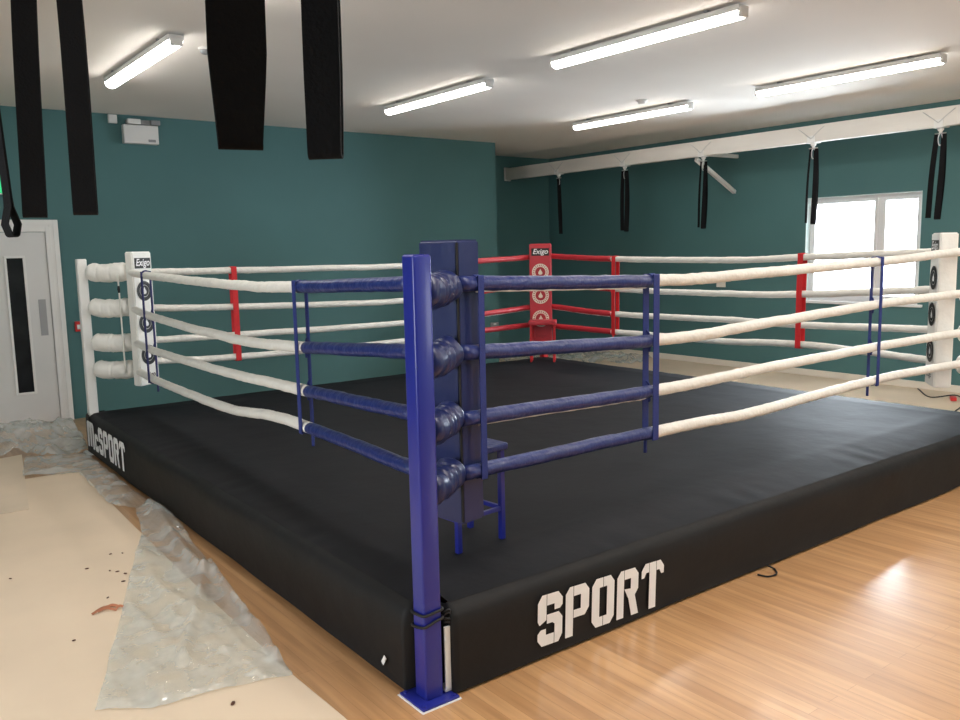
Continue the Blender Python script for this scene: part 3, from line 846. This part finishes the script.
# wall bits
t = thing('call_point', 'small red fire call point on the teal wall by the door frame', 'call point', (.38, YW, 1.01))
obj('call_point_box', B((0, -.02, 0), (.085, .04, .11), bev=.006), M['red_plastic'], t)
obj('call_point_window', B((0, -.0415, -.005), (.05, .003, .05), bev=.001), M['white_plastic'], t)
t = thing('wall_socket', 'grey wall socket low on the teal wall seen behind the ropes', 'wall socket', (6.12, YW, .61), group='wall sockets')
obj('socket_plate', B((0, -.008, 0), (.15, .016, .09), bev=.004), M['grey_plastic'], t)
obj('socket_switch', B((0, -.018, .02), (.05, .006, .02), bev=.001), M['white_plastic'], t)
t = thing('wall_socket', 'cream switched socket on the window wall left of the window', 'wall socket', (XW, 4.98, 1.18), group='wall sockets')
obj('socket_plate', B((-.008, 0, 0), (.016, .15, .09), bev=.004), M['cream_skirting'], t)
obj('socket_switch', B((-.018, 0, .02), (.006, .05, .02), bev=.001), M['white_plastic'], t)

# ------------------------------------------------------------------ white beams, brackets and straps
BX = 7.5; BZ0, BZ1 = 2.895, 3.085
t = thing('hanging_beam', 'long white beam slung below the ceiling along the window wall', 'beam', (BX, 4, BZ0))
bm = bmesh.new()
box(bm, (0, .18, .095), (.10, 8.9, .19), bev=.004)
auto(obj('beam_body', bm, M['beam'], t))
obj('end_plate', B((0, 4.645, .095), (.13, .02, .22), bev=.003), M['white_paint'], t)
bm = bmesh.new(); box(bm, (.50, .75, .055), (.90, .045, .05), bev=.003)
obj('support_arm', bm, M['white_paint'], t)
bm = bmesh.new(); a = Vector((.06, .75, -.02)); b = Vector((.945, .78, -.43))
dirv = (b-a); L_ = dirv.length
q = Vector((0, 0, 1)).rotation_difference(dirv.normalized()).to_matrix().to_4x4()
box(bm, (a+b)/2, (.05, .05, L_), rot=q, bev=.004)
obj('brace', bm, M['white_paint'], t)
struct('strap_beam_1', span((-1.22, -5.5, BZ0), (-1.12, YW, BZ1), bev=.004), M['beam'])  # beam carrying the near straps, out of view above them
struct('strap_beam_2', bmesh.new(), M['beam']) if False else None

def bracket(x, y, ncar, label, spread, axis=1):
    t = thing('strap_hanger', label, 'strap hanger', (x, y, BZ0), group='strap hangers under the beams')
    obj('mounting_plate', B((0, 0, -.005), (.10, .13, .010), bev=.002), M['white_paint'], t)
    for sx in (-1, 1):
        obj('side_cheek', B((sx*.056, 0, .03), (.008, .09, .08), bev=.002), M['white_paint'], t)
        for sy in (-1, 1):
            bm = tube(bmesh.new(), [(sx*.062, 0, .035), (sx*.064, sy*.09, .11), (sx*.062, sy*.16, .16)], .004, 6)
            obj('tie_wire', bm, M['chrome'], t, smooth=True)
    obj('swivel', T([(0, 0, -.008), (0, 0, -.03), (0, 0, -.045), (0, 0, -.06)], [.03, .032, .018, .014], 12), M['white_paint'], t)
    dv = Vector((0, 1, 0)) if axis == 1 else Vector((1, 0, 0))
    bm = T([dv*(-spread-.02)+Vector((0, 0, -.065)), dv*(spread+.02)+Vector((0, 0, -.065))], .007, 8)
    obj('spreader_bar', bm, M['chrome'], t)
    for k in range(ncar):
        s = 0 if ncar == 1 else (-spread if k == 0 else spread)
        pts = []
        for i in range(25):
            a = 2*PI*i/24
            pts.append(dv*(s+.021*math.cos(a)) + Vector((0, 0, -.125+.06*math.sin(a))))
        obj('carabiner', tube(bmesh.new(), pts, .0055, 8, cap=False), M['chrome'], t, smooth=True)
    return t
def strap(top, bot, w, rotz, gap, label, group, sway=0.0, taper=None, twist=0.0, m=None, bulb=False):
    """closed loop of webbing hung from its top; rotz = direction of the loop opening"""
    top = Vector(top); bot = Vector(bot); L_ = (top-bot).length
    t0 = Vector(top)
    n_ = 30; fr = []; bk = []
    def tf(u):
        if not taper: return 1
        q = max(0, min(1, (u-.42)/.42)); q = q*q*(3-2*q); e = max(0, (u-.9)/.1)
        return 1+(taper-1)*q*(1-.45*e)
    for i in range(n_):
        u = i/(n_-1)
        c = top.lerp(bot, u) - top
        a = rotz + twist*u
        od = Vector((math.cos(a), math.sin(a), 0)); sd = Vector((-math.sin(a), math.cos(a), 0))
        g = gap*(.12+.88*math.sin(min(1, u*1.02)*PI*.62)**1.3) if not bulb else gap*(.12+.88*math.exp(-((u-.965)/.045)**2))
        c = c + sd*sway*math.sin(u*PI*1.2) + od*(sway*.6*math.sin(u*PI*.9))
        fr.append((c+od*g/2, sd, w*tf(u))); bk.append((c-od*g/2, sd, w*tf(u)))
    a = rotz+twist; od = Vector((math.cos(a), math.sin(a), 0)); sd = Vector((-math.sin(a), math.cos(a), 0))
    endc = (fr[-1][0]+bk[-1][0])/2; g = (fr[-1][0]-bk[-1][0]).length/2
    arc = [(endc+od*g*math.cos(x)+Vector((0, 0, -max(g, .008)*math.sin(x))), sd, fr[-1][2]) for x in [PI*q/10 for q in range(1, 10)]]
    topc = [(Vector((0, 0, .012)), Vector((-math.sin(rotz), math.cos(rotz), 0)), fr[0][2])]
    seq = topc + fr + arc + bk[::-1] + topc
    bm = ribbon(bmesh.new(), [q[0] for q in seq], [q[1] for q in seq], [q[2] for q in seq], .0035)
    o = obj('hanging_strap', bm, m or M['webbing'], loc=top)
    auto(o, .9)
    return tag(o, label, 'strap', group)

YS = [7.37, 5.97, 4.585, 3.02, 1.60]
DES = ['nearest the recess', 'second from the recess end of the beam', 'beside the diagonal wall brace', 'in front of the window edge', 'right of the window']
for i, y in enumerate(YS):
    bracket(BX, y, 1, 'white strap hanger ' + DES[i], .035)
    zt, zb = BZ0-.085, 1.985
    g = 'black straps under the beam on the window wall'
    if i == 0:
        strap((BX, y, zt), (BX-.01, y-.05, zb), .055, .4, .05, 'single black strap ' + DES[i], g, twist=.4)
    else:
        a = [0, .5, .2, .3, .2][i]
        strap((BX, y+.035, zt), (BX, y+[0, .055, .07, .075, .09][i], zb), [0, .05, .022, .022, .05][i], a, .02, 'left black strap of the pair ' + DES[i], g, sway=.008)
        strap((BX, y-.035, zt), (BX-.01, y-[0, .05, .03, .04, .02][i], zb-.005), .055, a-.3, .05, 'right black strap of the pair ' + DES[i], g, sway=-.01, twist=.3)

# near straps over the camera's left side
NB = -1.17
g = 'black straps hanging in the left foreground'
bracket(NB, -1.60, 2, 'strap hanger above the broad near straps', .065, axis=0)
bracket(NB, -.10, 2, 'strap hanger above the left pair of near straps', .05, axis=0)
bracket(NB, 1.22, 2, 'strap hanger above the strap at the left edge', .05, axis=0)
ztn = BZ0-.085
strap((-1.212, -1.655, ztn), (-1.266, -1.611, 1.878), .032, math.radians(62), .010, 'broad black strap with curled end, left of the two widest near straps', g, sway=.014, taper=2.0, twist=.22)
strap((-1.098, -1.586, ztn), (-1.136, -1.570, 1.877), .040, math.radians(58), .012, 'broad black strap with straight end, right of the two large near straps', g, sway=.010, taper=1.16, twist=-.2)
strap((-1.175, -.11, ztn), (-1.212, -.047, 1.868), .058, math.radians(74), .02, 'black foreground strap hanging in front of the door top', g, sway=.006)
strap((-1.118, -.145, ztn), (-1.105, -.17, 1.870), .058, math.radians(68), .02, 'black foreground strap hanging just right of the door top', g, sway=-.008)
strap((-1.118, 1.212, ztn), (-1.083, 1.183, 1.850), .055, math.radians(14), .05, 'narrow black strap at the left edge with open looped end', g, twist=.1, bulb=True)

# ------------------------------------------------------------------ floor coverings and debris
def slab(pts, z0, z1):
    bm = bmesh.new()
    lo = [bm.verts.new((x, y, z0)) for x, y in pts]; hi = [bm.verts.new((x, y, z1)) for x, y in pts]
    bm.faces.new(lo[::-1]); bm.faces.new(hi)
    for i in range(len(pts)): bm.faces.new((lo[i], lo[(i+1) % len(pts)], hi[(i+1) % len(pts)], hi[i]))
    return bm
tag(obj('floor_protection_board', slab([(-3.9, 4.98), (-.31, 4.845), (-.215, 4.80), (-.26, 3.2), (-.285, 1.7), (-.29, .55), (-.262, -.3), (-.25, -1.2), (-3.9, -1.2)], 0.0005, .004), M['board']),
    'large cream protective board covering the floor left of the ring', 'floor board')
tag(obj('floor_protection_board', slab([(-1.9, 5.50), (-.49, 5.80), (-.735, 3.915), (-2.1, 3.99)], .0045, .009), M['board2']),
    'smaller cream board lying over the large one at the left edge', 'floor board')

def inpoly(x, y, P):
    c = False; j = len(P)-1
    for i in range(len(P)):
        if (P[i][1] > y) != (P[j][1] > y) and x < (P[j][0]-P[i][0])*(y-P[i][1])/(P[j][1]-P[i][1]+1e-12)+P[i][0]: c = not c
        j = i
    return c
def edge_dist(x, y, P):
    d = 9
    for i in range(len(P)):
        a = Vector((*P[i], 0)); b = Vector((*P[(i+1) % len(P)], 0)); p = Vector((x, y, 0))
        u = max(0, min(1, (p-a).dot(b-a)/max((b-a).length_squared, 1e-9)))
        d = min(d, (p-(a+(b-a)*u)).length)
    return d
def sheet(name, P, label, cat, base, amp, freq, step, seed, folds=(), edge_amp=0.5, hump=None, aniso=(1, 1)):
    xs = [p[0] for p in P]; ys = [p[1] for p in P]
    x0, y0 = min(xs), min(ys); nx = int((max(xs)-x0)/step)+2; ny = int((max(ys)-y0)/step)+2
    bm = bmesh.new(); V = {}
    def inside(i, j): return inpoly(x0+(i+.5)*step, y0+(j+.5)*step, P)
    for i in range(nx):
        for j in range(ny):
            if not inside(i, j): continue
            vs = []
            for a, b in ((i, j), (i+1, j), (i+1, j+1), (i, j+1)):
                if (a, b) not in V:
                    x, y = x0+a*step, y0+b*step
                    x += step*.8*mnoise.noise(Vector((x*7, y*7, seed+5))); y += step*.8*mnoise.noise(Vector((x*7, y*7, seed+8)))
                    q = Vector((x*freq*aniso[0], y*freq*aniso[1], seed))
                    rid = 1-abs(mnoise.noise(q)); rid2 = 1-abs(mnoise.noise(q*2.3+Vector((4, 1, 0))))
                    z = base + amp*(max(0, rid-.62)/.38)**1.3 + amp*.5*(max(0, rid2-.7)/.3)**1.5 + amp*.25*(mnoise.noise(q*.6)+.5)
                    for (ax, ay, bx, by, hh, ww) in folds:
                        A = Vector((ax, ay, 0)); Bv = Vector((bx, by, 0)); p = Vector((x, y, 0))
                        u = max(0, min(1, (p-A).dot(Bv-A)/(Bv-A).length_squared))
                        dd = (p-(A+(Bv-A)*u)).length
                        z += hh*math.exp(-(dd/ww)**2)
                    if hump:
                        z += hump(x, y)
                    V[a, b] = bm.verts.new((x, y, max(base, z)))
                vs.append(V[a, b])
            bm.faces.new(vs)
    def near_edge(x, y):
        best = None; p = Vector((x, y, 0))
        for i in range(len(P)):
            a = Vector((*P[i], 0)); b = Vector((*P[(i+1) % len(P)], 0))
            u = max(0, min(1, (p-a).dot(b-a)/max((b-a).length_squared, 1e-9)))
            c = a+(b-a)*u
            if best is None or (c-p).length < (best-p).length: best = c
        return best
    for v in bm.verts:
        if any(len(e.link_faces) == 1 for e in v.link_edges):
            c = near_edge(v.co.x, v.co.y); f_ = .012*mnoise.noise(Vector((c.x*6, c.y*6, seed)))
            v.co.x = c.x+f_; v.co.y = c.y+f_; v.co.z = base+(v.co.z-base)*edge_amp
    bmesh.ops.smooth_vert(bm, verts=[v for v in bm.verts if all(len(e.link_faces) == 2 for e in v.link_edges)], factor=.3, use_axis_x=True, use_axis_y=True, use_axis_z=True)
    o = obj(name, bm, M['plastic'], smooth=True)
    return tag(o, label, cat, 'clear plastic dust sheets')
SA = [(-.035, 3.45), (-.02, 3.15), (-.11, 2.05), (-.215, 1.15), (-.285, .56), (-.44, .60), (-.83, .665), (-1.01, .79), (-.72, 1.58), (-.40, 2.5), (-.26, 2.85), (-.15, 3.45)]
sheet('plastic_dust_sheet', SA, 'clear plastic dust sheet spread in a long triangle over the cream board', 'plastic sheet', .006, .017, 2.3, .016, 2.0,
      folds=((-.10, 3.2, -.20, 1.9, .05, .035), (-.20, 1.9, -.62, .95, .035, .03), (-.12, 2.0, -.27, .75, .045, .03), (-.42, 2.2, -.5, 1.4, .02, .03), (-.06, 3.4, -.05, 2.6, .06, .04)), aniso=(1.7, .42))
SB = [(-.03, 5.50), (-.04, 3.42), (-.17, 3.42), (-.27, 3.6), (-.24, 4.75), (-.62, 4.93), (-.48, 5.70), (-.36, 5.50)]
sheet('plastic_dust_sheet', SB, 'rumpled clear plastic strip along the foot of the ring below the McSPORT lettering', 'plastic sheet', .006, .028, 3.6, .02, 7.0)
SC = [(-1.9, 5.55), (-.50, 5.82), (-.36, 5.45), (0, 5.50), (.09, 6.1), (.12, 6.85), (-.3, 6.95), (-1.9, 6.9)]
sheet('plastic_dust_sheet', SC, 'crumpled heap of clear plastic sheet in front of the white door', 'plastic sheet', .006, .075, 3.6, .024, 11.0,
      hump=lambda x, y: .16*math.exp(-((x+.42)**2+(y-6.2)**2)/.10) + .08*math.exp(-((x+.05)**2+(y-6.5)**2)/.06))
SD = [(6.3, 8.3), (7.1, 8.2), (8.1, 7.2), (8.15, 6.0), (7.7, 5.9), (7.2, 6.6), (6.4, 7.3)]
sheet('plastic_dust_sheet', SD, 'crumpled clear plastic on the floor beyond the red corner', 'plastic sheet', .006, .08, 3.5, .04, 17.0)
tag(obj('floor_protection_board', slab([(5.75, -1.0), (XW-.03, -1.0), (XW-.03, 8.6), (5.75, 8.6)], .0005, .004), M['board2']),
    'cream protective board strip on the floor between ring and window wall', 'floor board')

# shaving and chips on the board
t = None
bm = bmesh.new()
for (x0_, y0_, x1_, y1_, r) in ((-.81, 1.735, -.69, 1.775, .006), (-.78, 1.75, -.70, 1.715, .005), (-.74, 1.77, -.675, 1.75, .004), (-.70, 1.73, -.66, 1.72, .004)):
    P = cr([(x0_, y0_, .012), ((x0_+x1_)/2, (y0_+y1_)/2+.012, .02), (x1_, y1_, .010)], 10)
    ribbon(bm, P, (0, 0.7, 0.5), .012, .0015)
tag(obj('wood_shaving', bm, M['shaving']), 'reddish curled wood shaving lying on the cream board', 'wood shaving')
CH = [(-.685, 2.42), (-.591, 2.301), (-.572, 2.09), (-.695, 1.912), (-.535, 2.2), (-.942, 1.496), (-.46, 2.55), (-.56, 2.26), (-.572, .5), (-1.05, 2.54), (-.52, 2.58)]
proto = None
for i, (x, y) in enumerate(CH):
    if proto is None:
        bm = bmesh.new()
        bmesh.ops.create_icosphere(bm, subdivisions=1, radius=.009)
        for v in bm.verts: v.co = Vector((v.co.x*1.5, v.co.y*.9, v.co.z*.5)) * (1+.35*mnoise.noise(v.co*90))
        o = obj('debris_chip', bm, M['chip']); proto = o
        tag(o, 'small dark brown chip of debris scattered on the cream board', 'debris chip', 'chips scattered on the cream board')
    else:
        o = proto.copy(); col.objects.link(o)
    o.location = (x, y, .0085); o.rotation_euler = (0, 0, i*1.3); s_ = .7+.6*random.random(); o.scale = (s_, s_, s_)

# cord loop at the skirt hem, cable at the far right
bm = T(cr([(2.09, -.035, .006), (2.11, -.085, .006), (2.17, -.095, .007), (2.22, -.05, .008), (2.21, -.012, .02)], 22), .005, 6)
tag(obj('cord_loop', bm, M['cord_black'], smooth=True), 'small black cord loop poking from the skirt hem onto the wood floor', 'cord')
t = thing('power_cable', 'dark cable lying on the floor behind the right corner pad', 'cable', (0, 0, 0))
obj('cable', T(cr([(8.35, 2.1, .012), (7.9, 1.75, .012), (8.05, 1.55, .04), (7.8, 1.35, .012), (7.2, 1.2, .012)], 40), .007, 8), M['cord_black'], t, smooth=True)
obj('cable_plug', B((7.88, 1.5, .03), (.11, .06, .04), rot=Matrix.Rotation(.5, 4, 'Z'), bev=.008), M['red_plastic'], t)

# ------------------------------------------------------------------ light
wd = bpy.data.worlds.new('daylight'); sc.world = wd; wd.use_nodes = True
bg = wd.node_tree.nodes['Background']
bg.inputs['Color'].default_value = (0.93, 0.97, 1.0, 1); bg.inputs['Strength'].default_value = 9.0
def portal(loc, rot, sx, sy):
    l = bpy.data.lights.new('daylight_portal', 'AREA'); l.shape = 'RECTANGLE'; l.size = sx; l.size_y = sy
    l.cycles.is_portal = True
    o = bpy.data.objects.new('daylight_portal', l); col.objects.link(o); o.location = loc; o.rotation_euler = rot
portal((XW+.2, (WY0+WY1)/2, (WZ0+WZ1)/2), (0, PI/2, 0), WZ1-WZ0, WY1-WY0)
portal((X0-.15, .4, 1.55), (0, -PI/2, 0), 1.3, 3.6)  # guides light through the added opening in the left wall
portal((5.5, Y0-.15, 1.65), (PI/2, 0, 0), 1.8, 1.3)  # guides light through the added opening in the near wall
sky = bpy.data.lights.new('window_skylight', 'AREA'); sky.shape = 'RECTANGLE'; sky.size = 1.5; sky.size_y = 1.7
sky.energy = 430; sky.color = (.86, .93, 1.0)
so = bpy.data.objects.new('window_skylight', sky); col.objects.link(so); so.location = (XW+.6, (WY0+WY1)/2, 1.75); so.rotation_euler = (0, PI/2, 0)
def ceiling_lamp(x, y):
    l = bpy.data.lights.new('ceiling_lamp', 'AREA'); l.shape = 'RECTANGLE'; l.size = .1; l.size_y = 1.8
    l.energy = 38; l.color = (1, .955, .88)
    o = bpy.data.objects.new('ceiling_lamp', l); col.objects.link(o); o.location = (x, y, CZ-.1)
for x in (.385, 3.18, 5.81):
    ceiling_lamp(x, -1.0); ceiling_lamp(x, -3.7)

# ------------------------------------------------------------------ camera
F, PIT, ROL, YAW = 838.5023, -0.131505, -0.021010, 0.923112
fw = Vector((math.cos(YAW)*math.cos(PIT), math.sin(YAW)*math.cos(PIT), math.sin(PIT)))
r0 = Vector((math.sin(YAW), -math.cos(YAW), 0)); u0 = r0.cross(fw)
r = r0*math.cos(ROL)+u0*math.sin(ROL); u = -r0*math.sin(ROL)+u0*math.cos(ROL)
cd = bpy.data.cameras.new('camera'); cd.sensor_width = 36; cd.sensor_fit = 'HORIZONTAL'; cd.lens = F/960*36; cd.clip_start = .05
co = bpy.data.objects.new('camera', cd); col.objects.link(co)
co.matrix_world = Matrix(((r.x, u.x, -fw.x, -1.637284), (r.y, u.y, -fw.y, -2.558437), (r.z, u.z, -fw.z, 1.750000), (0, 0, 0, 1)))
sc.camera = co
sc.view_settings.view_transform = 'Standard'
sc.view_settings.look = 'None'
sc.view_settings.exposure = 0.0
sc.view_settings.gamma = 1.0
